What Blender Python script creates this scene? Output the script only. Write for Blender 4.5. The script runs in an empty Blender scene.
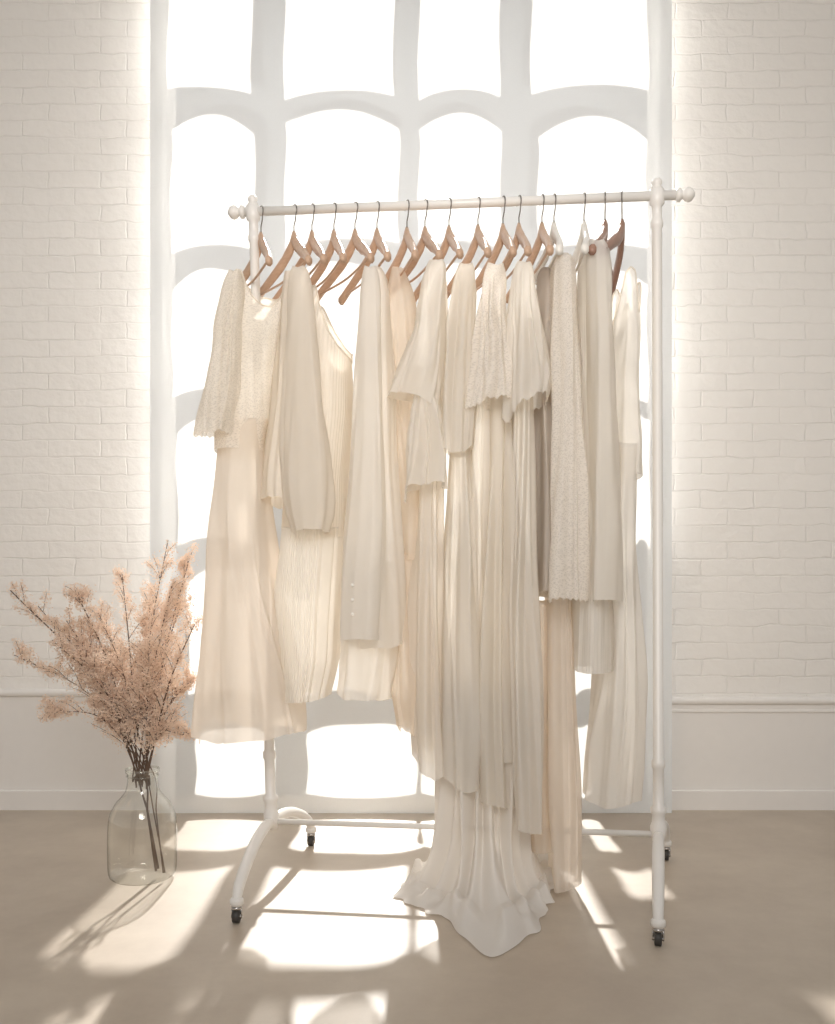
import bpy, math, random
import numpy as np
from mathutils import Vector, Matrix

random.seed(7)
F=900.0; CX=417.5; HY=590.0; H=0.75
def PX(x,D): return (x-CX)/F*D
def PZ(y,D): return H+(HY-y)/F*D
def FD(y): return F*H/(y-HY)      # distance of a floor point
def railD(X): return 2.344-(X+.43)*.1307
RAILZ=1.735
def railZ(X): return 1.735-(X+.43)*.0165
scene=bpy.context.scene
scene.view_settings.view_transform='Standard'
COL=scene.collection

# ---------------------------------------------------------------- materials
def newmat(name):
    m=bpy.data.materials.new(name); m.use_nodes=True
    nt=m.node_tree; nt.nodes.clear()
    return m,nt,nt.nodes,nt.links
def rgba(c): return (c[0],c[1],c[2],1)
def simple(name,col,rough=.5,metal=0,noise=.0,nscale=30,bump=0):
    m,nt,N,L=newmat(name)
    o=N.new('ShaderNodeOutputMaterial'); b=N.new('ShaderNodeBsdfPrincipled')
    b.inputs['Roughness'].default_value=rough; b.inputs['Metallic'].default_value=metal
    tc=N.new('ShaderNodeTexCoord'); n=N.new('ShaderNodeTexNoise'); n.inputs['Scale'].default_value=nscale
    n.inputs['Detail'].default_value=4
    L.new(tc.outputs['Object'],n.inputs['Vector'])
    mx=N.new('ShaderNodeMix'); mx.data_type='RGBA'
    mx.inputs['A'].default_value=rgba([c*(1-noise) for c in col]); mx.inputs['B'].default_value=rgba([min(1,c*(1+noise)) for c in col])
    L.new(n.outputs['Fac'],mx.inputs['Factor']); L.new(mx.outputs['Result'],b.inputs['Base Color'])
    if bump:
        bp=N.new('ShaderNodeBump'); bp.inputs['Strength'].default_value=bump; bp.inputs['Distance'].default_value=.002
        L.new(n.outputs['Fac'],bp.inputs['Height']); L.new(bp.outputs['Normal'],b.inputs['Normal'])
    L.new(b.outputs[0],o.inputs[0])
    return m
def fabric(name,col,tl=.35,tp=0.0,pattern='weave',tcol=None):
    m,nt,N,L=newmat(name)
    o=N.new('ShaderNodeOutputMaterial')
    d=N.new('ShaderNodeBsdfDiffuse'); t=N.new('ShaderNodeBsdfTranslucent'); tr=N.new('ShaderNodeBsdfTransparent')
    tr.inputs[0].default_value=(1,.98,.95,1)
    uv=N.new('ShaderNodeUVMap'); uv.uv_map='UVMap'
    n=N.new('ShaderNodeTexNoise'); n.inputs['Scale'].default_value=14; n.inputs['Detail'].default_value=5
    L.new(uv.outputs[0],n.inputs['Vector'])
    mx=N.new('ShaderNodeMix'); mx.data_type='RGBA'
    mx.inputs['A'].default_value=rgba([c*.95 for c in col]); mx.inputs['B'].default_value=rgba(col)
    L.new(n.outputs['Fac'],mx.inputs['Factor'])
    L.new(mx.outputs['Result'],d.inputs['Color'])
    t.inputs['Color'].default_value=rgba(tcol or [col[0],col[1]*.965,col[2]*.91])
    bp=N.new('ShaderNodeBump')
    if pattern=='rib':
        w=N.new('ShaderNodeTexWave'); w.bands_direction='X'; w.inputs['Scale'].default_value=40; w.inputs['Distortion'].default_value=.3
        L.new(uv.outputs[0],w.inputs['Vector']); L.new(w.outputs['Fac'],bp.inputs['Height'])
        bp.inputs['Strength'].default_value=.5; bp.inputs['Distance'].default_value=.003
    elif pattern=='lace':
        v=N.new('ShaderNodeTexVoronoi'); v.inputs['Scale'].default_value=300; L.new(uv.outputs[0],v.inputs['Vector'])
        L.new(v.outputs['Distance'],bp.inputs['Height']); bp.inputs['Strength'].default_value=.22; bp.inputs['Distance'].default_value=.0012
    else:
        w=N.new('ShaderNodeTexNoise'); w.inputs['Scale'].default_value=260; w.inputs['Detail'].default_value=3
        L.new(uv.outputs[0],w.inputs['Vector']); L.new(w.outputs['Fac'],bp.inputs['Height'])
        bp.inputs['Strength'].default_value=.15; bp.inputs['Distance'].default_value=.002
    L.new(bp.outputs[0],d.inputs['Normal'])
    a=N.new('ShaderNodeMixShader'); a.inputs[0].default_value=tl
    L.new(d.outputs[0],a.inputs[1]); L.new(t.outputs[0],a.inputs[2])
    b=N.new('ShaderNodeMixShader'); b.inputs[0].default_value=tp
    L.new(a.outputs[0],b.inputs[1]); L.new(tr.outputs[0],b.inputs[2])
    if pattern=='lace':
        r=N.new('ShaderNodeMapRange'); r.inputs['From Min'].default_value=.15; r.inputs['From Max'].default_value=.6
        r.inputs['To Min'].default_value=tp*1.35; r.inputs['To Max'].default_value=tp*.6
        L.new(v.outputs['Distance'],r.inputs['Value']); L.new(r.outputs[0],b.inputs[0])
    L.new(b.outputs[0],o.inputs[0])
    return m

def brick_mat():
    m,nt,N,L=newmat('painted_brick')
    o=N.new('ShaderNodeOutputMaterial'); b=N.new('ShaderNodeBsdfPrincipled'); b.inputs['Roughness'].default_value=.6
    tc=N.new('ShaderNodeTexCoord'); s=N.new('ShaderNodeSeparateXYZ'); c=N.new('ShaderNodeCombineXYZ')
    L.new(tc.outputs['Object'],s.inputs[0]); L.new(s.outputs['X'],c.inputs['X']); L.new(s.outputs['Z'],c.inputs['Y'])
    n0=N.new('ShaderNodeTexNoise'); n0.inputs['Scale'].default_value=11; n0.inputs['Detail'].default_value=6
    L.new(c.outputs[0],n0.inputs['Vector'])
    vm=N.new('ShaderNodeVectorMath'); vm.operation='SCALE'; vm.inputs['Scale'].default_value=.024
    L.new(n0.outputs['Color'],vm.inputs[0])
    va=N.new('ShaderNodeVectorMath'); va.operation='ADD'; L.new(c.outputs[0],va.inputs[0]); L.new(vm.outputs[0],va.inputs[1])
    br=N.new('ShaderNodeTexBrick'); br.inputs['Scale'].default_value=1
    br.inputs['Brick Width'].default_value=.18; br.inputs['Row Height'].default_value=.058
    br.inputs['Mortar Size'].default_value=.004; br.inputs['Mortar Smooth'].default_value=1
    br.inputs['Color1'].default_value=(.885,.85,.805,1); br.inputs['Color2'].default_value=(.87,.835,.79,1); br.inputs['Mortar'].default_value=(.845,.81,.765,1)  # mortar a little darker: groove shade put into the colour
    L.new(va.outputs[0],br.inputs['Vector'])
    n=N.new('ShaderNodeTexNoise'); n.inputs['Scale'].default_value=24; n.inputs['Detail'].default_value=6
    L.new(c.outputs[0],n.inputs['Vector'])
    n3=N.new('ShaderNodeTexNoise'); n3.inputs['Scale'].default_value=5; n3.inputs['Detail'].default_value=3
    L.new(c.outputs[0],n3.inputs['Vector'])
    r3=N.new('ShaderNodeMapRange'); r3.inputs['From Min'].default_value=.35; r3.inputs['From Max'].default_value=.65; r3.inputs['To Min'].default_value=-.2; r3.inputs['To Max'].default_value=-1.0
    L.new(n3.outputs['Fac'],r3.inputs['Value'])
    ma=N.new('ShaderNodeMath'); ma.operation='MULTIPLY'; L.new(br.outputs['Fac'],ma.inputs[0]); L.new(r3.outputs[0],ma.inputs[1])
    mb=N.new('ShaderNodeMath'); mb.operation='MULTIPLY_ADD'; mb.inputs[1].default_value=1.5
    L.new(n.outputs['Fac'],mb.inputs[0]); L.new(ma.outputs[0],mb.inputs[2])
    bp=N.new('ShaderNodeBump'); bp.inputs['Strength'].default_value=.42; bp.inputs['Distance'].default_value=.007
    L.new(mb.outputs[0],bp.inputs['Height']); L.new(bp.outputs[0],b.inputs['Normal'])
    L.new(br.outputs['Color'],b.inputs['Base Color']); L.new(b.outputs[0],o.inputs[0])
    return m
def floor_mat():
    m,nt,N,L=newmat('polished_concrete')
    o=N.new('ShaderNodeOutputMaterial'); b=N.new('ShaderNodeBsdfPrincipled'); b.inputs['Roughness'].default_value=.42
    tc=N.new('ShaderNodeTexCoord'); n=N.new('ShaderNodeTexNoise'); n.inputs['Scale'].default_value=2.2; n.inputs['Detail'].default_value=10; n.inputs['Roughness'].default_value=.7
    L.new(tc.outputs['Object'],n.inputs['Vector'])
    r=N.new('ShaderNodeMapRange'); r.inputs['From Min'].default_value=.35; r.inputs['From Max'].default_value=.65
    L.new(n.outputs['Fac'],r.inputs['Value'])
    mx=N.new('ShaderNodeMix'); mx.data_type='RGBA'
    mx.inputs['A'].default_value=(.45,.375,.30,1); mx.inputs['B'].default_value=(.56,.48,.39,1)
    L.new(r.outputs[0],mx.inputs['Factor'])
    L.new(mx.outputs['Result'],b.inputs['Base Color'])
    L.new(b.outputs[0],o.inputs[0]); return m
def blind_mat():
    m,nt,N,L=newmat('sheer_blind_cloth')
    o=N.new('ShaderNodeOutputMaterial')
    d=N.new('ShaderNodeBsdfDiffuse'); t=N.new('ShaderNodeBsdfTranslucent'); tr=N.new('ShaderNodeBsdfTransparent')
    tc=N.new('ShaderNodeTexCoord'); n=N.new('ShaderNodeTexNoise'); n.inputs['Scale'].default_value=200
    L.new(tc.outputs['Object'],n.inputs['Vector'])
    mx=N.new('ShaderNodeMix'); mx.data_type='RGBA'; mx.inputs['A'].default_value=(.87,.89,.90,1); mx.inputs['B'].default_value=(.91,.93,.94,1)
    L.new(n.outputs['Fac'],mx.inputs['Factor']); L.new(mx.outputs['Result'],d.inputs['Color'])
    t.inputs['Color'].default_value=(.96,.95,.93,1)
    a=N.new('ShaderNodeMixShader'); a.inputs[0].default_value=.085; L.new(d.outputs[0],a.inputs[1]); L.new(t.outputs[0],a.inputs[2])
    b=N.new('ShaderNodeMixShader'); b.inputs[0].default_value=.12; L.new(a.outputs[0],b.inputs[1]); L.new(tr.outputs[0],b.inputs[2])
    L.new(b.outputs[0],o.inputs[0]); return m
def glass_mat():
    m,nt,N,L=newmat('clear_bottle_glass')
    o=N.new('ShaderNodeOutputMaterial'); tr=N.new('ShaderNodeBsdfTransparent')
    g=N.new('ShaderNodeBsdfGlossy'); g.inputs['Roughness'].default_value=.05; g.inputs['Color'].default_value=(.97,.98,.96,1)
    lw=N.new('ShaderNodeLayerWeight'); lw.inputs['Blend'].default_value=.3
    n=N.new('ShaderNodeTexNoise'); n.inputs['Scale'].default_value=12; bp=N.new('ShaderNodeBump'); bp.inputs['Strength'].default_value=.2
    L.new(n.outputs['Fac'],bp.inputs['Height']); L.new(bp.outputs[0],g.inputs['Normal'])
    cr=N.new('ShaderNodeValToRGB'); cr.color_ramp.elements[0].position=.40; cr.color_ramp.elements[0].color=(.97,.97,.955,1)
    cr.color_ramp.elements[1].position=.88; cr.color_ramp.elements[1].color=(.30,.28,.25,1)
    L.new(lw.outputs['Facing'],cr.inputs[0]); L.new(cr.outputs[0],tr.inputs[0])
    r=N.new('ShaderNodeMapRange'); r.inputs['To Min'].default_value=.09; r.inputs['To Max'].default_value=.42
    L.new(lw.outputs['Facing'],r.inputs['Value'])
    a=N.new('ShaderNodeMixShader'); L.new(r.outputs[0],a.inputs[0]); L.new(tr.outputs[0],a.inputs[1]); L.new(g.outputs[0],a.inputs[2])
    L.new(a.outputs[0],o.inputs[0]); return m
def blossom_mat():
    m,nt,N,L=newmat('dried_blossom')
    o=N.new('ShaderNodeOutputMaterial'); d=N.new('ShaderNodeBsdfDiffuse'); t=N.new('ShaderNodeBsdfTranslucent')
    tc=N.new('ShaderNodeTexCoord'); n=N.new('ShaderNodeTexNoise'); n.inputs['Scale'].default_value=30
    L.new(tc.outputs['Object'],n.inputs['Vector'])
    mx=N.new('ShaderNodeMix'); mx.data_type='RGBA'; mx.inputs['A'].default_value=(.87,.71,.58,1); mx.inputs['B'].default_value=(.97,.86,.76,1)
    L.new(n.outputs['Fac'],mx.inputs['Factor']); L.new(mx.outputs['Result'],d.inputs[0]); L.new(mx.outputs['Result'],t.inputs[0])
    a=N.new('ShaderNodeMixShader'); a.inputs[0].default_value=.5; L.new(d.outputs[0],a.inputs[1]); L.new(t.outputs[0],a.inputs[2]); L.new(a.outputs[0],o.inputs[0]); return m
def wood_mat(name,c1,c2):
    m,nt,N,L=newmat(name)
    o=N.new('ShaderNodeOutputMaterial'); b=N.new('ShaderNodeBsdfPrincipled'); b.inputs['Roughness'].default_value=.4
    tc=N.new('ShaderNodeTexCoord'); mp=N.new('ShaderNodeMapping'); mp.inputs['Scale'].default_value=(6,60,60)
    n=N.new('ShaderNodeTexNoise'); n.inputs['Scale'].default_value=3; n.inputs['Detail'].default_value=5
    L.new(tc.outputs['Object'],mp.inputs[0]); L.new(mp.outputs[0],n.inputs['Vector'])
    mx=N.new('ShaderNodeMix'); mx.data_type='RGBA'; mx.inputs['A'].default_value=rgba(c1); mx.inputs['B'].default_value=rgba(c2)
    L.new(n.outputs['Fac'],mx.inputs['Factor']); L.new(mx.outputs['Result'],b.inputs['Base Color']); L.new(b.outputs[0],o.inputs[0]); return m

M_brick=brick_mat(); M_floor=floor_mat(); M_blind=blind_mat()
M_trim=simple('trim_paint',(.85,.815,.775),.55,noise=.02)
M_frame=simple('window_frame_paint',(.16,.165,.17),.7,noise=.04)
M_white=simple('white_enamel',(.82,.79,.75),.32,noise=.02)
M_wood=wood_mat('beech_wood',(.46,.29,.19),(.66,.46,.33))
M_wood2=wood_mat('dark_beech_wood',(.25,.14,.10),(.38,.22,.16))
M_whitewood=simple('white_hanger_paint',(.8,.76,.7),.4,noise=.03)
M_metal=simple('hook_steel',(.22,.20,.18),.3,.9,noise=.05)
M_rubber=simple('caster_rubber',(.05,.045,.04),.5,noise=.1)
M_chrome=simple('caster_steel',(.5,.48,.46),.25,1,noise=.05)
M_stem=simple('dark_stem',(.12,.075,.05),.8,noise=.2)
M_glass=glass_mat(); M_bloss=blossom_mat()

# ---------------------------------------------------------------- mesh helpers
def mesh_obj(name,V,Fc,mat,smooth=True,uv=None):
    me=bpy.data.meshes.new(name); me.from_pydata([tuple(v) for v in V],[],Fc); me.update()
    if smooth: me.polygons.foreach_set('use_smooth',[True]*len(me.polygons))
    if uv is not None:
        l=me.uv_layers.new(name='UVMap')
        for i,c in enumerate(uv): l.data[i].uv=c
    me.materials.append(mat)
    o=bpy.data.objects.new(name,me); COL.objects.link(o); return o
def empty(name,loc,label,cat,group=None):
    e=bpy.data.objects.new(name,None); e.empty_display_size=.05; e.location=loc; COL.objects.link(e)
    e['label']=label; e['category']=cat
    if group: e['group']=group
    return e
def child(o,p,label=None):
    o.parent=p
    o.matrix_parent_inverse=Matrix.Translation(-Vector(p.location))
    if label: o['label']=label
    return o
def box(V,Fc,x0,x1,y0,y1,z0,z1):
    b=len(V); V+= [(x,y,z) for z in(z0,z1) for y in(y0,y1) for x in(x0,x1)]
    Fc+=[tuple(b+i for i in f) for f in((0,2,3,1),(4,5,7,6),(0,1,5,4),(2,6,7,3),(0,4,6,2),(1,3,7,5))]
def frames(P):
    P=[Vector(p) for p in P]; T=[]
    for i in range(len(P)):
        a=P[max(0,i-1)]; b=P[min(len(P)-1,i+1)]; T.append((b-a).normalized())
    n=T[0].orthogonal().normalized(); out=[]
    for t in T:
        n=(n-t*n.dot(t)).normalized(); out.append((n,t.cross(n)))
    return P,out
def tube(V,Fc,P,R,seg=12,cap=True):
    P,fr=frames(P); b=len(V)
    if not hasattr(R,'__len__'): R=[R]*len(P)
    for p,(n,m),r in zip(P,fr,R):
        for k in range(seg):
            a=2*math.pi*k/seg; V.append(tuple(p+n*(r*math.cos(a))+m*(r*math.sin(a))))
    for i in range(len(P)-1):
        for k in range(seg):
            k2=(k+1)%seg; Fc.append((b+i*seg+k,b+i*seg+k2,b+(i+1)*seg+k2,b+(i+1)*seg+k))
    if cap:
        Fc.append(tuple(b+k for k in range(seg))[::-1]); Fc.append(tuple(b+(len(P)-1)*seg+k for k in range(seg)))
def lathe(V,Fc,origin,axis,prof,seg=24):
    """prof: (distance along axis, radius)"""
    axis=Vector(axis).normalized(); n=axis.orthogonal().normalized(); m=axis.cross(n); b=len(V); o=Vector(origin)
    for d,r in prof:
        for k in range(seg):
            a=2*math.pi*k/seg; V.append(tuple(o+axis*d+n*(r*math.cos(a))+m*(r*math.sin(a))))
    for i in range(len(prof)-1):
        for k in range(seg):
            k2=(k+1)%seg; Fc.append((b+i*seg+k,b+i*seg+k2,b+(i+1)*seg+k2,b+(i+1)*seg+k))
    Fc.append(tuple(b+k for k in range(seg))[::-1]); Fc.append(tuple(b+(len(prof)-1)*seg+k for k in range(seg)))
def spline(P,n):
    P=[Vector(p) for p in P]; Q=[P[0]*2-P[1]]+P+[P[-1]*2-P[-2]]; out=[]
    S=len(P)-1
    for i in range(n+1):
        t=i/n*S; k=min(int(t),S-1); u=t-k; a,b,c,d=Q[k:k+4]
        out.append(.5*((2*b)+(c-a)*u+(2*a-5*b+4*c-d)*u*u+(3*b-a-3*c+d)*u**3))
    return out

# ---------------------------------------------------------------- room
def struct(o): o['kind']='structure'; return o
WY=3.10
V=[];Fc=[]; box(V,Fc,-5,5,-3.5,WY+.35,-.1,0); struct(mesh_obj('floor',V,Fc,M_floor,False))
OX0,OX1,OZ=-.88,.835,3.32
V=[];Fc=[]
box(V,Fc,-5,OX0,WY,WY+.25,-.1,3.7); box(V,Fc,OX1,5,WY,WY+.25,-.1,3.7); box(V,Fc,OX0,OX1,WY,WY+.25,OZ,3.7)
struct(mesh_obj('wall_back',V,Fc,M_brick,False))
for side,(a,b_,zt) in {'left':(-5,OX0-.005,.412),'right':(OX1+.005,5,.385)}.items():
    V=[];Fc=[]
    box(V,Fc,a,b_,WY-.018,WY+.01,0,zt-.02)
    tube(V,Fc,[(a,WY-.018,zt-.014),(b_,WY-.018,zt-.014)],.014,16)
    if side=='right': tube(V,Fc,[(a,WY-.018,zt-.05),(b_,WY-.018,zt-.05)],.006,12)
    box(V,Fc,a,b_,WY-.034,WY-.01,0,.062); tube(V,Fc,[(a,WY-.028,.062),(b_,WY-.028,.062)],.006,12)
    struct(mesh_obj('baseboard_'+side,V,Fc,M_trim,False))

# window frame with wavy-edged panes and added light slits, set deep in the opening
EL=math.radians(33.5)
BY=3.02; LY=3.28; DZ=(LY-BY)*math.tan(EL)
cols=[[170,251],[282,396],[418,503],[535,646]]
rowsY=[( -52,90),(114,245),(266,392),(418,545),(570,694),(724,802)]
cv=bpy.data.curves.new('win','CURVE'); cv.dimensions='2D'; cv.fill_mode='BOTH'; cv.extrude=.004
def addpoly(pts):
    s=cv.splines.new('POLY'); s.points.add(len(pts)-1)
    for i,p in enumerate(pts): s.points[i].co=(p[0],p[1],0,1)
    s.use_cyclic_u=True
x0,x1=OX0-.01,OX1+.01
addpoly([(x0,-.02),(x1,-.02),(x1,OZ+.02),(x0,OZ+.02)])
rr=random.Random(3)
panes=[]
for ri,(yt,yb) in enumerate(rowsY):
    for ci,(xa,xb) in enumerate(cols):
        if ri==3 and ci==3: panes+=[(ri,ci,560,570,yt,yb),(ri,ci,634,650,yt,yb)]; continue  # pane cut down to slits, shaped to throw thin light streaks on the floor
        if ri==4 and ci==3: panes+=[(ri,ci,532,546,yt,yb),(ri,ci,574,604,yt+80,yb)]; continue  # hidden slit added for a floor streak, plus a shortened pane
        if ri==5 and ci==3: xa,xb=574,592
        if ri>=3 and ci in(0,1): xa,xb=xa+(ri-2)*9,xb+(ri-2)*8
        panes.append((ri,ci,xa,xb,yt,yb))
for ri,ci,xa,xb,yt,yb in panes:
        small=xb-xa<40
        j=lambda s: rr.uniform(-s,s)
        xa2,xb2=(xa,xb) if small else (xa+j(4),xb+j(4)); yt2,yb2=yt+j(4),yb+j(4)
        if ri==5: yb2=yb
        arch=5 if small else 15+j(4); tilt=0 if small else j(6); ba=8+j(4)
        Xa,Xb=PX(xa2,BY),PX(xb2,BY); wv=.003 if small else .005
        Zf=lambda yy: PZ(yy,BY)+DZ
        pts=[]
        n=16
        for k in range(n+1):
            u=k/n; e=1-abs(2*u-1)**2.6
            pts.append((Xa+(Xb-Xa)*u, Zf(yt2+arch*(1-e)+tilt*(u-.5)+2*math.sin(u*7+ri))))
        for k in range(1,8):
            u=k/8; pts.append((Xb+wv*math.sin(u*5+ci), Zf(yt2+arch+(yb2-yt2-arch)*u)))
        for k in range(n+1):
            u=1-k/n; e=1-abs(2*u-1)**2.2
            pts.append((Xa+(Xb-Xa)*u, Zf(yb2+(ba if ri<5 else -5)*(1-e)-tilt*(u-.5)-3)))
        for k in range(1,8):
            u=1-k/8; pts.append((Xa+wv*math.sin(u*6+ri), Zf(yt2+arch+(yb2-yt2-arch)*u)))
        addpoly(pts)
co=bpy.data.objects.new('tmp',cv); COL.objects.link(co)
bpy.context.view_layer.update()
me=bpy.data.meshes.new_from_object(co); bpy.data.objects.remove(co)
me.transform(Matrix.Translation((0,LY,0))@Matrix.Rotation(math.pi/2,4,'X'))
me.materials.clear(); me.materials.append(M_frame)
wo=bpy.data.objects.new('window_1',me); COL.objects.link(wo); struct(wo)

bx0,bx1=PX(150,BY),PX(672,BY)
nx,nz=60,60; V=[];Fc=[]
for j in range(nz+1):
    for i in range(nx+1):
        x=bx0+(bx1-bx0)*i/nx; z=.001+(3.36-.001)*j/nz
        V.append((x,BY-.004*math.sin(x*5+1)*(1-z/3.4)*.6,z))
for j in range(nz):
    for i in range(nx):
        a=j*(nx+1)+i; Fc.append((a,a+1,a+nx+2,a+nx+1))
bl=mesh_obj('sheer_blind',V,Fc,M_blind)
bl['label']='sheer white cloth blind hanging floor-length over tall window'; bl['category']='blind'

# ---------------------------------------------------------------- rack
LT=Vector((-.428,railD(-.428),railZ(-.428))); RT=Vector((.588,railD(.588),railZ(.588)))
LB=Vector((-.379,2.335,.15)); RB=Vector((.592,2.211,.15))
ax=(RT-LT).normalized()
rack=empty('clothes_rack',(.1,2.27,0),'white enamelled metal clothes rack on casters holding pale garments','clothes rack')
V=[];Fc=[]; tube(V,Fc,[LT-ax*.035,RT+ax*.05],.0115,24); child(mesh_obj('rail',V,Fc,M_white),rack)
for A,B in((LT,LB),(RT,RB)):
    d=(A-B).normalized(); L=(A-B).length
    V=[];Fc=[]; prof=[(-.02,.014),(0,.019),(.02,.020),(.03,.016),(.05,.016),(.055,.019),(.065,.019),(.07,.0135),(.16,.013),(.165,.0165),(.18,.0165),(.185,.0125),(L-.08,.0120),(L-.075,.015),(L-.065,.015),(L-.055,.012),(L-.026,.012),(L-.02,.018),(L+.014,.018),(L+.018,.012)]
    lathe(V,Fc,B,d,prof); child(mesh_obj('post',V,Fc,M_white),rack)
    V=[];Fc=[]; lathe(V,Fc,A+d*.016,d,[(0,.010),(.004,.014),(.007,.009),(.011,.011),(.016,.013),(.021,.012),(.026,.007),(.028,.002)]); child(mesh_obj('finial',V,Fc,M_white),rack)
for A,d,e in((LT,-ax,.022),(RT,ax,.045)):
    V=[];Fc=[]; lathe(V,Fc,A+d*e,d,[(0,.0115),(.003,.016),(.010,.017),(.014,.011),(.018,.010),(.022,.015),(.030,.018),(.038,.015),(.045,.006)]); child(mesh_obj('finial',V,Fc,M_white),rack)
V=[];Fc=[]; tube(V,Fc,[LB,RB],.0075,16); child(mesh_obj('crossbar',V,Fc,M_white),rack)
feet=[(LB,(-.408,2.03)),(LB,(-.312,2.64)),(RB,(.508,1.90)),(RB,(.69,2.50))]
for B,(fx,fy) in feet:
    e=Vector((fx,fy,.052)); dv=Vector((fx-B.x,fy-B.y,0))
    P=spline([B+Vector((0,0,-.005)),B+dv*.18+Vector((0,0,.002)),B+dv*.45+Vector((0,0,-.010)),B+dv*.74+Vector((0,0,-.040)),B+dv*.94+Vector((0,0,-.074)),e-Vector((0,0,.004))],30)
    R=[.0125+.0025*math.sin(i/30*math.pi)-.002*(i/30) for i in range(31)]
    V=[];Fc=[]; tube(V,Fc,P,R,16); lathe(V,Fc,e+Vector((0,0,.004)),(0,0,-1),[(0,.012),(.004,.0155),(.014,.0155),(.018,.011)])
    child(mesh_obj('leg',V,Fc,M_white),rack)
    cast=bpy.data.objects.new('caster',None); cast.empty_display_size=.02; COL.objects.link(cast); cast.parent=rack
    cast.location=Vector((fx,fy,.0))-rack.location; cast['label']='small dark caster'
    tang=Vector((dv.y,-dv.x,0)).normalized(); 
    def sub(o): o.parent=cast; o.matrix_parent_inverse=Matrix.Translation(-Vector((fx,fy,0))); return o
    V=[];Fc=[]
    lathe(V,Fc,Vector((fx,fy,.0145))-tang*.008,tang,[(0,.009),(.001,.0145),(.015,.0145),(.016,.009)])
    sub(mesh_obj('wheel',V,Fc,M_rubber))
    V=[];Fc=[]; lathe(V,Fc,(fx,fy,.039),(0,0,-1),[(0,.008),(.003,.012),(.007,.012),(.010,.008)]); tube(V,Fc,[Vector((fx,fy,.0145))-tang*.012,Vector((fx,fy,.0145))+tang*.012],.0035,10)
    for s in(-1,1): tube(V,Fc,[Vector((fx,fy,.035))+tang*s*.0105,Vector((fx,fy,.010))+tang*s*.0105],.0022,6)
    sub(mesh_obj('fork',V,Fc,M_chrome))

# ---------------------------------------------------------------- hangers
hang=[(261,228,0),(294,256,0),(312,276,0),(334,300,0),(355,316,0),(377,342,0),(407,374,0),(425,387,0),(449,414,0),(478,444,0),(503,469,0),(519,486,0),(542,510,0),(554,524,2),(584,558,2),(605,590,1),(622,612,1)]
def hanger_body_mesh(mat):
    V=[];Fc=[]; n=24; top=[];bot=[]
    for i in range(-n,n+1):
        u=i/n; x=.175*u; au=abs(u)
        zc=-.080-.014*min(1,au*3.2)-.096*au**1.18
        th=.014*(1-au)**1.1+.0135+(.003 if au>.9 else 0)*((au-.9)/.1)
        if au<.08: zc+= .010*(1-au/.08)
        top.append((x,zc+th*.6)); bot.append((x,zc-th*.9))
    w=[.0068+.002*abs(i/n)**2 for i in range(-n,n+1)]
    m=len(top); ring=8
    for k in range(m):
        zt,zb=top[k][1],bot[k][1]; zc=(zt+zb)/2; hh=(zt-zb)/2
        yb=-.038*(abs(k-n)/n)**1.5
        for q in range(ring):
            a=2*math.pi*q/ring+math.pi/8
            V.append((top[k][0], yb+w[k]*1.15*math.cos(a), zc+hh*1.08*math.sin(a)))
    for k in range(m-1):
        for q in range(ring):
            q2=(q+1)%ring; Fc.append((k*ring+q,k*ring+q2,(k+1)*ring+q2,(k+1)*ring+q))
    Fc.append(tuple(range(ring))[::-1]); Fc.append(tuple((m-1)*ring+q for q in range(ring)))
    return V,Fc
def hook_mesh():
    V=[];Fc=[]; P=[(0,0,-.083),(0,0,-.055),(0,0,-.040)]
    c=-.0035; r=.0165
    P+=[(.008,0,-.030)]
    for k in range(0,15):
        a=math.radians(-35+k*(225/14)); P.append((r*math.cos(a),0,c+r*math.sin(a)+.0))
    tube(V,Fc,spline(P,60),.0016,8)
    lathe(V,Fc,(0,0,-.07),(0,0,1),[(-.008,.006),(0,.006),(.003,.0035),(.005,.002)],12)
    return V,Fc
def bar_mesh():
    V=[];Fc=[]; tube(V,Fc,spline([(-.155,-.033,-.183),(0,-.024,-.187),(.155,-.033,-.183)],12),.003,10); 
    return V,Fc
meshes={}
for k,mt in enumerate((M_wood,M_wood2,M_whitewood)):
    t=[mesh_obj('arms',*hanger_body_mesh(mt),mt),mesh_obj('hook',*hook_mesh(),M_metal),mesh_obj('trouser_bar',*bar_mesh(),mt)]
    meshes[k]=[o.data for o in t]
    for o in t: bpy.data.objects.remove(o)
hl={0:'pale beech wood hanger with steel hook on white rail',1:'darker wood hanger with steel hook on white rail',2:'white painted hanger with steel hook on white rail'}
for (hx,xl,kd) in hang:
    X=PX(hx,2.28); D=railD(X); X=PX(hx,D)
    Xe=PX(xl,D+.14); s=max(-.5,min(.6,(X-Xe-.036)/.168)); a=math.asin(s)
    e=empty('clothes_hanger',(X,D,railZ(X)),hl[kd],'hanger','hangers on the rack rail')
    e.rotation_euler=(0,0,math.atan2(-math.cos(a),math.sin(a)))
    for nm,md in zip(('arms','hook','trouser_bar'),meshes[kd]):
        o=bpy.data.objects.new(nm,md); COL.objects.link(o); o.parent=e

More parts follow.
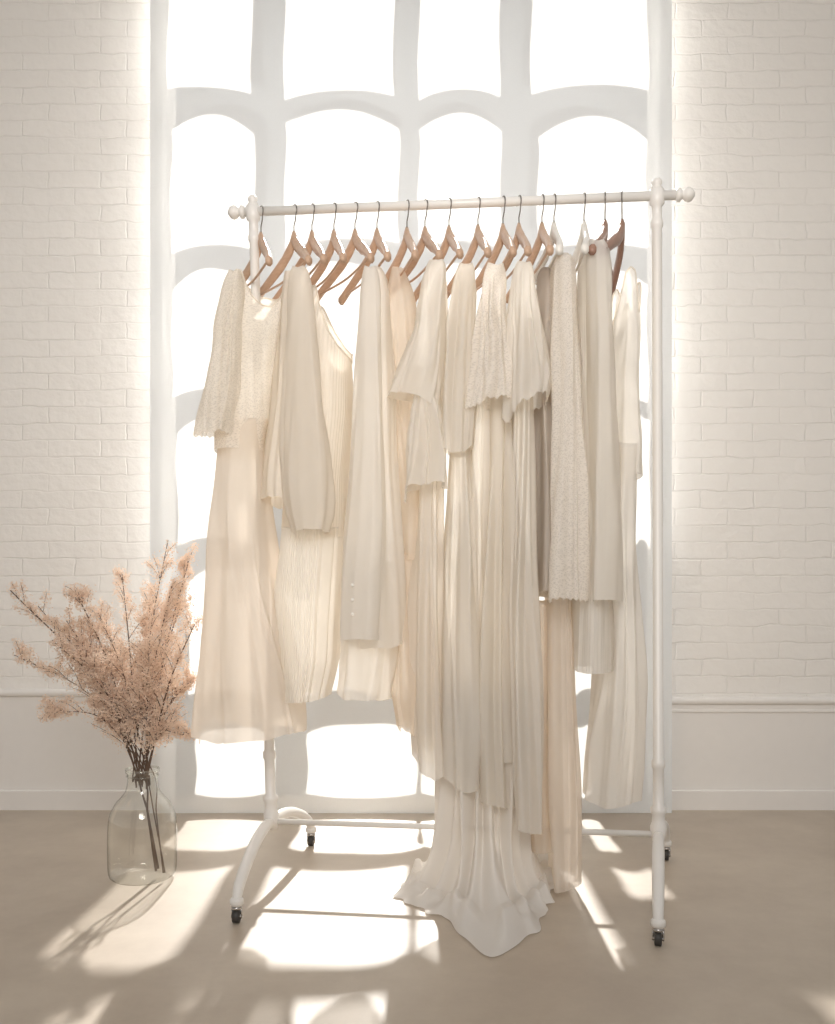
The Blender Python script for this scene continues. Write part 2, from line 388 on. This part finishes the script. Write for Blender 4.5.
# ---------------------------------------------------------------- garments
def cloth(name,rows,D,b,mat,parent,n=9,amp=.012,seed=0,nv=70,nu=220,hem=.006,topb=.75,power=.75,start=.05,flareb=1.0,scallop=0,front=None,back=None,full=False,slope=0):
    """draped open tube. rows: (y,xL,xR) measured at front distance D; b half depth.
    front/back: neckline outlines of the top edge"""
    rg=np.random.default_rng(seed)
    ys=np.array([r[0] for r in rows],float); xl=np.array([r[1] for r in rows],float); xr=np.array([r[2] for r in rows],float)
    yy=np.linspace(ys[0],ys[-1],nv+1)
    def sm(a):
        v=np.interp(yy,ys,a); k=np.ones(7)/7; p=np.pad(v,3,mode='edge'); w=np.convolve(p,k,'valid')
        m=np.clip((np.arange(nv+1))/4,0,1); return v*(1-m)+w*m
    L=sm(xl); R=sm(xr)
    ph=rg.uniform(0,6.28,12)
    V=[];uv=[]
    th=np.linspace(0,2*math.pi,nu,endpoint=False)
    c,s=np.cos(th),np.sin(th)
    warp=th+.28*np.sin(2*th+ph[0])+.16*np.sin(3*th+ph[1])+.07*np.sin(7*th+ph[2])
    if front:
        ytop=np.full(nu,ys[0])
        for _ in range(3):
            LL=np.interp(ytop,yy,L); RR=np.interp(ytop,yy,R)
            xc=(LL+RR)/2+(RR-LL)/2*np.sign(c)*np.abs(c)**.8
            yf=np.interp(xc,[p[0] for p in front],[p[1] for p in front]); yb=np.interp(xc,[p[0] for p in back],[p[1] for p in back])
            ytop=np.where(s<0,yf,yb)
        ytop=(ytop+np.roll(ytop,1)+np.roll(ytop,-1))/3
    pleat=n>=40
    NF=int(n*1.3)+2; NG=int(n*2.6)+3
    def mk(NN,wl,wh,al,ah):
        return [(np.arange(NN)+rg.uniform(-.42,.42,NN))*2*math.pi/NN,(2*math.pi/NN)*rg.uniform(wl,wh,NN),rg.uniform(al,ah,NN),rg.uniform(-.15,.6,NN),rg.uniform(-.9,.9,NN),rg.uniform(.6,1.6,NN)]
    A1=mk(NF,.30,.68,.35,1.3); A2=mk(NG,.24,.5,.02,.42)
    fc,fw,fa,ft,fd,fe=[np.concatenate([p,q]) for p,q in zip(A1,A2)]
    if full: ft=ft*.2-.1
    for j in range(nv+1):
        t=j/nv
        y=np.full(nu,yy[j]) if not front else ytop+(ys[-1]-ytop)*t
        Lj=np.interp(y,yy,L); Rj=np.interp(y,yy,R)
        a=(Rj-Lj)/2/F*D; cx=((Lj+Rj)/2-CX)/F*D; z=H+(HY-y)/F*D
        cx=cx+.0025*math.sin(t*6+ph[10])*min(1,t*3)
        bb=b*(topb+(1-topb)*min(1,t/.25))*(1+(flareb-1)*t)
        if pleat:
            A=amp*(.12+max(0,t)**.6)
            A=np.minimum(A,a*.55)
            f1=np.abs(np.sin(warp*n/2+ph[3]))**power*2-1.15
            d=A*(f1*.8+.5*np.sin(th*5+ph[4]+t))
        else:
            A=np.minimum(amp*2.2,a*.8)
            d=np.zeros(nu)
            for i in range(len(fc)):
                r=(t-ft[i])/.5; r=0 if r<=0 else (min(1,r)**2)*(3-2*min(1,r))
                if t>fe[i]: r*=max(0,1-(t-fe[i])/.25)
                if r<=0: continue
                cc=fc[i]+fd[i]*(t-.3)*.5+.08*math.sin(t*5+ph[i%12])
                dx=(th-cc+math.pi)%(2*math.pi)-math.pi
                w_=fw[i]*(.6+.55*t)
                d=d+fa[i]*r*np.exp(-np.abs(dx/w_)**2.0)
            d=A*(d-.5*min(1,t*2))
            d=d+amp*.3*np.sin(th*2+ph[6]+1.5*t)+.0020*np.sin(th*4+t*13+ph[8])*np.sin(t*11+ph[9])
        e=.8
        X=cx+(a-A*.45)*np.sign(c)*np.abs(c)**e+ d*c*.8
        Y=D+b*.75+bb*np.sign(s)*np.abs(s)**e + d*s
        Z=z+(hem*np.clip(d/max(amp,1e-4),-1.5,1.5)*.4 + hem*np.sin(th*2+ph[10]))*max(0,(t-.7)/.3)
        if slope: Z=Z+slope*c*max(0,(t-.5)/.5)
        if scallop: Z=Z+.006*np.abs(np.sin(th*scallop))*max(0,(t-.93)/.07)
        if t<.12 and not front: Z=Z-(1-t/.12)*.012*np.abs(s)**2
        V.append(np.stack([X,Y,Z],1)); uv.append(np.stack([th*(b+.03)*.5,z],1))
    V=np.concatenate(V); UV=np.concatenate(uv); Fc=[];U=[]
    wrap=2*math.pi*(b+.03)*.5
    for j in range(nv):
        for k in range(nu):
            k2=(k+1)%nu; q=(j*nu+k,(j+1)*nu+k,(j+1)*nu+k2,j*nu+k2); Fc.append(q)
            for idx,vi in enumerate(q):
                u,v=UV[vi]
                if k2==0 and idx>=2: u=u+wrap
                U.append((u,v))
    if not front:
        cidx=len(V); cen=V[:nu].mean(0)+np.array([0,0,.004]); V=np.vstack([V,cen])
        for k in range(nu):
            k2=(k+1)%nu; Fc.append((cidx,k,k2)); U+= [(0,0),(.01,0),(.01,.01)]
    o=mesh_obj(name,V.tolist(),Fc,mat,True,U)
    return child(o,parent)
def binding(src,nu,parent,mat,r=.0022):
    """bound neckline edge following the first ring of a cloth mesh"""
    pts=[tuple(src.data.vertices[k].co) for k in range(nu)]
    pts=[pts[k] for k in range(0,nu,2)]+[pts[0]]
    V=[];Fc=[]; tube(V,Fc,pts,r,6,False)
    uv=[(0,0)]*(sum(len(f) for f in Fc))
    return child(mesh_obj('neckline',V,Fc,mat,True,uv),parent)

cream=(.93,.90,.85); ivory=(.945,.925,.89); silk=(.92,.885,.83); peach=(.96,.89,.81); taupe=(.70,.64,.58); white=(.96,.945,.92)
Mf_lace=fabric('cream_lace',(.95,.92,.87),.5,.26,'lace')
Mf_lace2=fabric('ivory_lace',(.96,.935,.90),.5,.22,'lace')
Mf_sheer=fabric('sheer_cream_chiffon',(.96,.92,.865),.52,.27,'weave',(.98,.88,.77))
Mf_peach=fabric('sheer_peach_chiffon',peach,.55,.28,'weave')
Mf_silk=fabric('beige_satin',silk,.48,.16)
Mf_rib=fabric('ribbed_cream_knit',(.92,.88,.82),.38,.10,'rib')
Mf_pleat=fabric('pleated_ivory_crepe',ivory,.46,.18)
Mf_cot=fabric('white_cotton',white,.48,.22)
Mf_ivory=fabric('ivory_crepe',ivory,.5,.22)
Mf_cream=fabric('cream_crepe',cream,.5,.22)
Mf_train=fabric('ivory_train_crepe',(.93,.90,.86),.32,.06)
Mf_taupe=fabric('taupe_linen',taupe,.35,.08)
Mf_wrib=fabric('ivory_rib_knit',ivory,.44,.14,'rib')

def garment(kind,label,cat,x,ybot=0.3):
    X=PX(x,2.25); return empty(kind,(X,railD(X),ybot),label,cat)
R=lambda x: railD(PX(x,2.28))
# 1 sheer lace dress
g=garment('dress','sheer cream lace dress with short sleeves and chiffon skirt','dress',250,.36)
d=R(250)-.10
o=cloth('bodice',[(262,222,296),(290,217,292),(330,213,284),(400,210,272),(450,211,266)],d,.10,Mf_lace,g,n=5,amp=.006,seed=1,nv=60,hem=.0,
  front=[(215,290),(224,277),(234,268),(241,270),(246,284),(253,297),(262,305),(272,306),(281,297),(287,282),(290,268),(296,268)],back=[(215,290),(234,267),(246,276),(266,281),(282,276),(292,268)])
binding(o,220,g,Mf_silk)
cloth('sleeve',[(266,226,240),(278,219,245),(320,209,245),(370,202,241),(436,195,236)],d-.05,.045,Mf_lace,g,n=5,amp=.008,seed=2,nv=44,nu=120,hem=.005,scallop=10)
cloth('skirt',[(415,209,268),(500,205,268),(600,199,279),(700,193,300),(738,191,308)],d-.012,.12,Mf_sheer,g,n=9,amp=.012,seed=3,topb=.9,hem=.014)
# 2 jacket
g=garment('jacket','beige satin jacket with wide long sleeves on wood hanger','jacket',300,.9)
d=R(300)-.11
cloth('bodice',[(266,278,306),(280,275,312),(400,267,316),(500,262,314)],d+.01,.11,Mf_silk,g,n=7,amp=.008,seed=4)
cloth('sleeve',[(262,288,306),(270,284,312),(340,280,322),(400,275,326),(450,274,331),(495,278,333),(520,283,331),(531,290,326)],d-.06,.045,Mf_silk,g,n=5,amp=.008,seed=5,nu=140,hem=.003)
# 3 pleated tank dress
g=garment('dress','sleeveless cream ribbed dress with finely pleated skirt','dress',320,.45)
d=R(320)-.05
o=cloth('bodice',[(282,303,352),(350,296,352),(420,290,352),(535,276,346)],d,.11,Mf_rib,g,n=5,amp=.004,seed=6,
  front=[(300,290),(306,283),(315,285),(320,308),(328,330),(338,345),(346,352),(352,356)],back=[(300,288),(306,284),(316,288),(328,312),(340,330),(352,345)])
binding(o,220,g,Mf_silk)
cloth('skirt',[(525,278,342),(600,270,340),(660,268,336),(700,267,326)],d-.015,.12,Mf_pleat,g,n=46,amp=.0075,seed=7,nu=420,topb=1,power=.9,start=0,hem=.004)
# 4 shirt
g=garment('shirt','long white cotton shirt dress with long sleeves and buttons','shirt',372,.5)
d=R(372)-.12
cloth('bodice',[(261,364,384),(272,358,391),(400,350,402),(500,345,405),(600,338,410),(644,335,412)],d+.01,.11,Mf_cot,g,n=7,amp=.009,seed=8,hem=.010)
cloth('hem_layer',[(560,342,398),(640,338,396),(700,335,388)],d+.03,.09,Mf_cot,g,n=7,amp=.009,seed=9,nv=40,topb=.9,hem=.010,full=True,slope=-.012)
cloth('sleeve',[(262,360,379),(276,356,385),(400,351,387),(520,345,389),(630,337,385),(640,339,383)],d-.05,.04,Mf_cot,g,n=4,amp=.008,seed=10,nu=120,hem=.002)
for yb in(585,600,615):
    V=[];Fc=[]; lathe(V,Fc,(PX(351,d-.1),d-.062,PZ(yb,d-.1)),(0,-1,0),[(0,.004),(.002,.0045),(.003,.003)],12)
    child(mesh_obj('button',V,Fc,M_whitewood),g)
# 5 peach sheer dress
g=garment('dress','sheer peach chiffon slip dress with pointed hem','dress',405,.38)
d=R(405)-.03
cloth('bodice',[(262,388,406),(290,380,420),(500,386,434),(560,387,434)],d,.10,Mf_peach,g,n=7,amp=.008,seed=11)
cloth('skirt',[(550,387,434),(640,389,436),(738,391,440)],d-.01,.10,Mf_peach,g,n=8,amp=.010,seed=12,hem=.018,topb=.95,full=True,slope=-.02)
# 6 kimono blouse / tunic dress
g=garment('dress','ivory tunic dress with tiered flutter sleeves','dress',430,.35)
d=R(430)-.12
cloth('skirt',[(262,432,446),(280,424,452),(480,412,446),(600,409,444),(720,407,446),(772,410,450)],d+.03,.10,Mf_ivory,g,n=8,amp=.011,seed=13,hem=.014,slope=-.02)
cloth('sleeve',[(380,412,442),(430,405,443),(490,399,444)],d-.045,.045,Mf_ivory,g,n=7,amp=.010,seed=14,nv=36,nu=150,hem=.012,topb=.9,full=True,slope=.012)
cloth('sleeve',[(255,424,449),(264,418,454),(330,406,451),(370,396,447),(398,388,441)],d-.06,.055,Mf_ivory,g,n=6,amp=.011,seed=15,nv=50,nu=150,hem=.010,slope=-.02)
# 7 long dress with sleeves
g=garment('dress','long ivory crepe dress with tied elbow sleeves','dress',462,.3)
d=R(462)-.11
cloth('skirt',[(420,446,476),(470,445,478),(600,441,482),(700,439,485),(786,439,482)],d,.10,Mf_ivory,g,n=7,amp=.012,seed=16,topb=.9,hem=.008,full=True,slope=-.012)
cloth('bodice',[(262,455,476),(280,450,482),(430,448,480)],d+.02,.10,Mf_ivory,g,n=6,amp=.008,seed=17)
cloth('sleeve',[(259,455,477),(268,450,481),(340,446,479),(400,440,477),(450,439,474)],d-.05,.045,Mf_cream,g,n=5,amp=.010,seed=18,nu=140,hem=.010)
# 8 ruffle dress
g=garment('dress','long cream dress with scalloped ruffle lace sleeves','dress',492,.27)
d=R(492)-.10
cloth('skirt',[(300,484,512),(400,482,514),(600,478,512),(700,477,514),(806,477,520)],d,.10,Mf_cream,g,n=7,amp=.012,seed=19,hem=.008)
cloth('sleeve',[(259,485,509),(268,480,513),(340,472,515),(406,464,517)],d-.07,.05,Mf_lace2,g,n=7,amp=.012,seed=20,nv=50,nu=170,hem=.012,scallop=14)
# 9 ruffle dress 2
g=garment('dress','floor-grazing ivory dress with ruffled flutter sleeves','dress',525,.22)
d=R(525)-.11
cloth('skirt',[(300,512,538),(400,508,540),(600,502,543),(700,506,546),(828,512,548)],d,.10,Mf_ivory,g,n=7,amp=.012,seed=21,hem=.008)
cloth('sleeve',[(257,514,536),(266,509,541),(330,507,544),(380,504,550),(408,504,549)],d-.06,.05,Mf_ivory,g,n=7,amp=.009,seed=22,nv=50,nu=170,hem=.014,scallop=12,full=True,slope=.022)
# 10 taupe
g=garment('blouse','taupe linen long-sleeved blouse hanging between dresses','blouse',547,.75)
d=R(547)-.06
cloth('bodice',[(262,540,558),(300,537,563),(400,533,566),(590,534,566)],d,.11,Mf_taupe,g,n=7,amp=.009,seed=23)
# 11 lace cardigan
g=garment('cardigan','ivory lace cardigan with long sleeves and scalloped cuffs','cardigan',565,.72)
d=R(565)-.11
cloth('bodice',[(248,553,577),(260,548,585),(400,547,591),(596,547,593)],d+.01,.11,Mf_lace2,g,n=7,amp=.009,seed=24)
cloth('sleeve',[(250,557,577),(260,554,583),(400,553,586),(500,552,590),(602,549,593)],d-.06,.045,Mf_lace2,g,n=5,amp=.010,seed=25,nu=140,hem=.005,scallop=10)
# 12 peach long slip
g=garment('dress','long sheer cream slip dress almost touching the floor','dress',562,.08)
d=R(562)-.05
cloth('skirt',[(270,558,568),(300,550,578),(590,546,580),(700,545,580),(800,545,582),(888,550,582)],d,.09,Mf_sheer,g,n=6,amp=.010,seed=26,hem=.008)
cloth('underskirt',[(600,530,560),(700,528,560),(850,526,560)],d+.03,.08,Mf_peach,g,n=6,amp=.008,seed=27,topb=.9)
# 13 coat
g=garment('coat','long ivory wool coat with straight sleeves','coat',600,.55)
d=R(600)-.11
cloth('bodice',[(236,585,607),(248,581,616),(400,581,618),(560,576,615),(672,573,614)],d+.01,.11,Mf_wrib,g,n=6,amp=.007,seed=28,hem=.002)
cloth('sleeve',[(235,589,609),(246,586,617),(400,588,621),(520,591,626),(601,590,628)],d-.06,.045,Mf_ivory,g,n=4,amp=.008,seed=29,nu=130,hem=.002)
# 14 last dress
g=garment('dress','long sleeveless white dress with soft vertical folds','dress',625,.22)
d=R(625)-.09
o=cloth('bodice',[(266,616,648),(300,616,647),(340,616,646),(420,614,646),(475,612,646)],d+.004,.10,Mf_cot,g,n=5,amp=.005,seed=30,hem=0,
  front=[(614,330),(619,300),(625,272),(631,266),(636,270),(639,292),(641,312),(643,300),(648,272)],back=[(614,325),(626,274),(631,267),(640,292),(648,272)])
binding(o,220,g,Mf_silk)
cloth('skirt',[(440,612,647),(600,608,648),(700,603,648),(806,596,642)],d-.008,.11,Mf_cot,g,n=7,amp=.012,seed=31,topb=.98,hem=.008)
# 15 gown with train
g=garment('gown','long ivory gown with train pooled on the concrete floor','gown',490,0)
d=2.19
cloth('skirt',[(300,478,500),(400,462,520),(600,452,530),(700,446,534),(760,444,534)],d,.11,Mf_ivory,g,n=11,amp=.012,seed=32,topb=.7,hem=0.0,nv=90,nu=240)
bd=[(552,868),(545,895),(537,920),(535,938),(520,948),(500,955),(478,953),(465,940),(452,925),(436,914),(412,908),(398,897),(404,886),(422,876),(440,864),(470,856),(510,854),(540,858)]
bp=[Vector((PX(x,FD(y)),FD(y),0)) for x,y in bd]
c0=Vector((PX(487,d),d+.07,0)); nu=480
angs=sorted([(math.atan2(p.y-c0.y,p.x-c0.x),(p-c0).length) for p in bp])
aa=np.array([a for a,_ in angs]); ra=np.array([r for _,r in angs])
aa=np.concatenate([aa-2*math.pi,aa,aa+2*math.pi]); ra=np.concatenate([ra]*3)
rgt=np.random.default_rng(5)
NT=34
fc=(np.arange(NT)+rgt.uniform(-.4,.4,NT))*2*math.pi/NT; fw=rgt.uniform(.045,.10,NT); fa=rgt.uniform(.4,1.5,NT); fdr=rgt.uniform(-.7,.7,NT)
V=[];Fc=[];U=[];nr=130; TH=.52
TT=np.linspace(-math.pi,math.pi,nu,endpoint=False)
R1=np.interp(TT,aa,ra)
k9=np.ones(13)/13; R1=np.convolve(np.concatenate([R1[-6:],R1,R1[:6]]),k9,'valid')
R1=R1*(1+.035*np.sin(11*TT+1)+.03*np.sin(19*TT)+.015*np.sin(31*TT+2))
R0=1/np.sqrt((np.cos(TT)/.098)**2+(np.sin(TT)/.08)**2)
for j in range(nr+1):
    t=j/nr
    f=np.zeros(nu)
    for i in range(NT):
        dx=(TT-(fc[i]+fdr[i]*(t-.3)*.6)+math.pi)%(2*math.pi)-math.pi
        f+=fa[i]*np.exp(-(dx/(fw[i]*(1+.3*t)))**2)
    f=np.minimum(f,1.9)
    s=max(0,(t-.42)/.58)**1.35*.86+.14*t**1.5
    r=R0+(np.maximum(R1,R0+.02)-R0)*s
    zz=TH*(max(0,1-t/.74))**1.4
    r=r+.030*(f-.6)*(1-t**4)
    ed=min(1,(1-t)*6); ff=min(1,max(0,(t-.5)/.25))
    cr=np.abs(np.sin(t*9+2.5*np.sin(TT*2+.5)+2.2*np.sin(TT*4+1)+f*1.1))**1.3
    fl=ed*ff*(.024*f+.010*cr)
    for k in range(nu):
        V.append((c0.x+r[k]*math.cos(TT[k]),c0.y+r[k]*math.sin(TT[k]),.004+zz+fl[k]))
for j in range(nr):
    for k in range(nu):
        k2=(k+1)%nu; q=(j*nu+k,(j+1)*nu+k,(j+1)*nu+k2,j*nu+k2); Fc.append(q)
        for vi in q: U.append((V[vi][0],V[vi][1]))
child(mesh_obj('train',V,Fc,Mf_train,True,U),g)

# ---------------------------------------------------------------- vase
VX,VY=-.715,2.34
vase=empty('glass_bottle_vase',(VX,VY,0),'clear glass bottle vase holding dried blossom branches on floor','vase')
V=[];Fc=[]
prof=[(0.0,.0),(.002,.06),(.006,.074),(.016,.084),(.05,.087),(.12,.087),(.165,.083),(.195,.07),(.215,.053),(.23,.043),(.25,.0385),(.272,.038),(.276,.042),(.282,.0425),(.286,.039)]
seg=48
pp=spline([(r,0,z) for z,r in prof],80)
for p in pp:
    for k in range(seg):
        a=2*math.pi*k/seg; V.append((VX+max(0.0005,p.x)*math.cos(a),VY+max(0.0005,p.x)*math.sin(a),max(.001,p.z)))
for i in range(len(pp)-1):
    for k in range(seg):
        k2=(k+1)%seg; Fc.append((i*seg+k,i*seg+k2,(i+1)*seg+k2,(i+1)*seg+k))
child(mesh_obj('bottle',V,Fc,M_glass),vase)
V=[];Fc=[]
for rr_,zz_,tt_ in((.0405,.284,.0032),(.0395,.268,.002)):
    R_=[(math.cos(2*math.pi*k/48)*rr_+VX,math.sin(2*math.pi*k/48)*rr_+VY,zz_) for k in range(49)]
    tube(V,Fc,R_,tt_,8,False)
child(mesh_obj('rim',V,Fc,M_glass),vase)

# branches
tips=[(10,590,-.02),(38,606,.06),(52,640,-.08),(75,590,.03),(122,574,0),(98,612,-.07),(150,600,.08),(168,540,0),(190,556,.05),(194,625,-.06),(14,655,.05),(45,712,-.09),(192,680,.04),(184,735,-.06),(150,640,-.1),(172,585,-.03),(80,655,-.05),(115,650,.06),(182,600,.07),(66,620,.0)]
rb=random.Random(11)
for bi,(tx,ty,dd) in enumerate(tips):
    D=VY+dd; tip=Vector((PX(tx,D),D,PZ(ty,D)))
    neck=Vector((VX+rb.uniform(-.022,.018),VY+rb.uniform(-.02,.02),.285))
    if bi%5==0: base=Vector((VX+.068-rb.random()*.035,VY+rb.uniform(-.03,.03),.02))
    else: base=neck+Vector((rb.uniform(0,.012),rb.uniform(-.01,.01),-.03-.02*rb.random()))
    mid=neck.lerp(tip,.45)+Vector((0,0,.05+.02*rb.random()))
    main=spline([base,base.lerp(neck,.55),neck,mid,tip],40)
    e=empty('dried_branch',tuple(neck),'dried pale peach blossom branch standing in glass bottle','dried flowers','dried branches in the glass bottle')
    thick=1.3 if bi%3==0 else .85
    V=[];Fc=[]; tube(V,Fc,main,[thick*(.0026-.0015*i/40) for i in range(41)],6)
    twigs=[main[24:]]
    for k in range(26):
        i=rb.randint(24,39); st=main[i]; dr=(main[min(40,i+1)]-main[i-1]).normalized()
        side=Vector((rb.uniform(-1,1),rb.uniform(-.8,.8),rb.uniform(-.3,.7))).normalized()
        ln=rb.uniform(.045,.115)*(1.2-.7*(i-21)/18)
        en=st+(dr*.85+side*.75).normalized()*ln
        tw=spline([st,st.lerp(en,.5)+Vector((0,0,.006)),en],8); tube(V,Fc,tw,[.0008-.0004*q/8 for q in range(9)],4); twigs.append(tw)
    child(mesh_obj('stem',V,Fc,M_stem),e)
    V=[];Fc=[]
    for ti,tw in enumerate(twigs):
        cnt=140 if ti==0 else 98
        for q in range(cnt):
            u=rb.random()**.8*(len(tw)-1); k=int(u); p=tw[k].lerp(tw[min(k+1,len(tw)-1)],u-k)
            rad=.0145*(1.1-.7*u/len(tw))
            p=p+Vector((rb.gauss(0,1),rb.gauss(0,1),rb.gauss(0,1)))*rad*.7
            s=rb.uniform(.0016,.0033)
            for w in range(2):
                a1=Vector((rb.gauss(0,1),rb.gauss(0,1),rb.gauss(0,1))).normalized(); a2=a1.orthogonal().normalized()
                b=len(V); V+= [tuple(p+a1*s),tuple(p+a2*s*.7),tuple(p-a1*s),tuple(p-a2*s*.7)]; Fc.append((b,b+1,b+2,b+3))
    bo=child(mesh_obj('blossom',V,Fc,M_bloss,False),e); bo['kind']='stuff'

# ---------------------------------------------------------------- light
w=bpy.data.worlds.new('World'); scene.world=w; w.use_nodes=True
bg=w.node_tree.nodes['Background']; bg.inputs[0].default_value=(1.0,.97,.935,1); bg.inputs[1].default_value=.44
def light(name,typ,loc,tgt,energy,col,size=None,size_y=None,angle=None):
    l=bpy.data.lights.new(name,typ); l.energy=energy; l.color=col
    if typ=='AREA':
        l.size=size
        if size_y: l.shape='RECTANGLE'; l.size_y=size_y
    if typ=='SPOT': l.shadow_soft_size=size; l.spot_size=math.radians(80); l.spot_blend=1
    if angle is not None: l.angle=angle
    o=bpy.data.objects.new(name,l); COL.objects.link(o); o.location=loc
    o.rotation_euler=(Vector(tgt)-Vector(loc)).to_track_quat('-Z','Y').to_euler(); return o
light('sun','SUN',(0,8,5),(0,8-math.cos(EL),5-math.sin(EL)),42,(1,.965,.91),angle=math.radians(1.5))
light('fill_spot','SPOT',(0,-.4,2.0),(0,3.1,1.25),205,(1,.97,.935),.6)  # unseen spot, added to brighten the wall centre and leave the corners darker

cam=bpy.data.cameras.new('cam'); co=bpy.data.objects.new('camera',cam); COL.objects.link(co)
co.location=(0,0,H); co.rotation_euler=(math.pi/2,0,0)
cam.sensor_width=36; cam.lens=F/1024*36; cam.shift_y=78/1024
cam.clip_start=.05
scene.camera=co
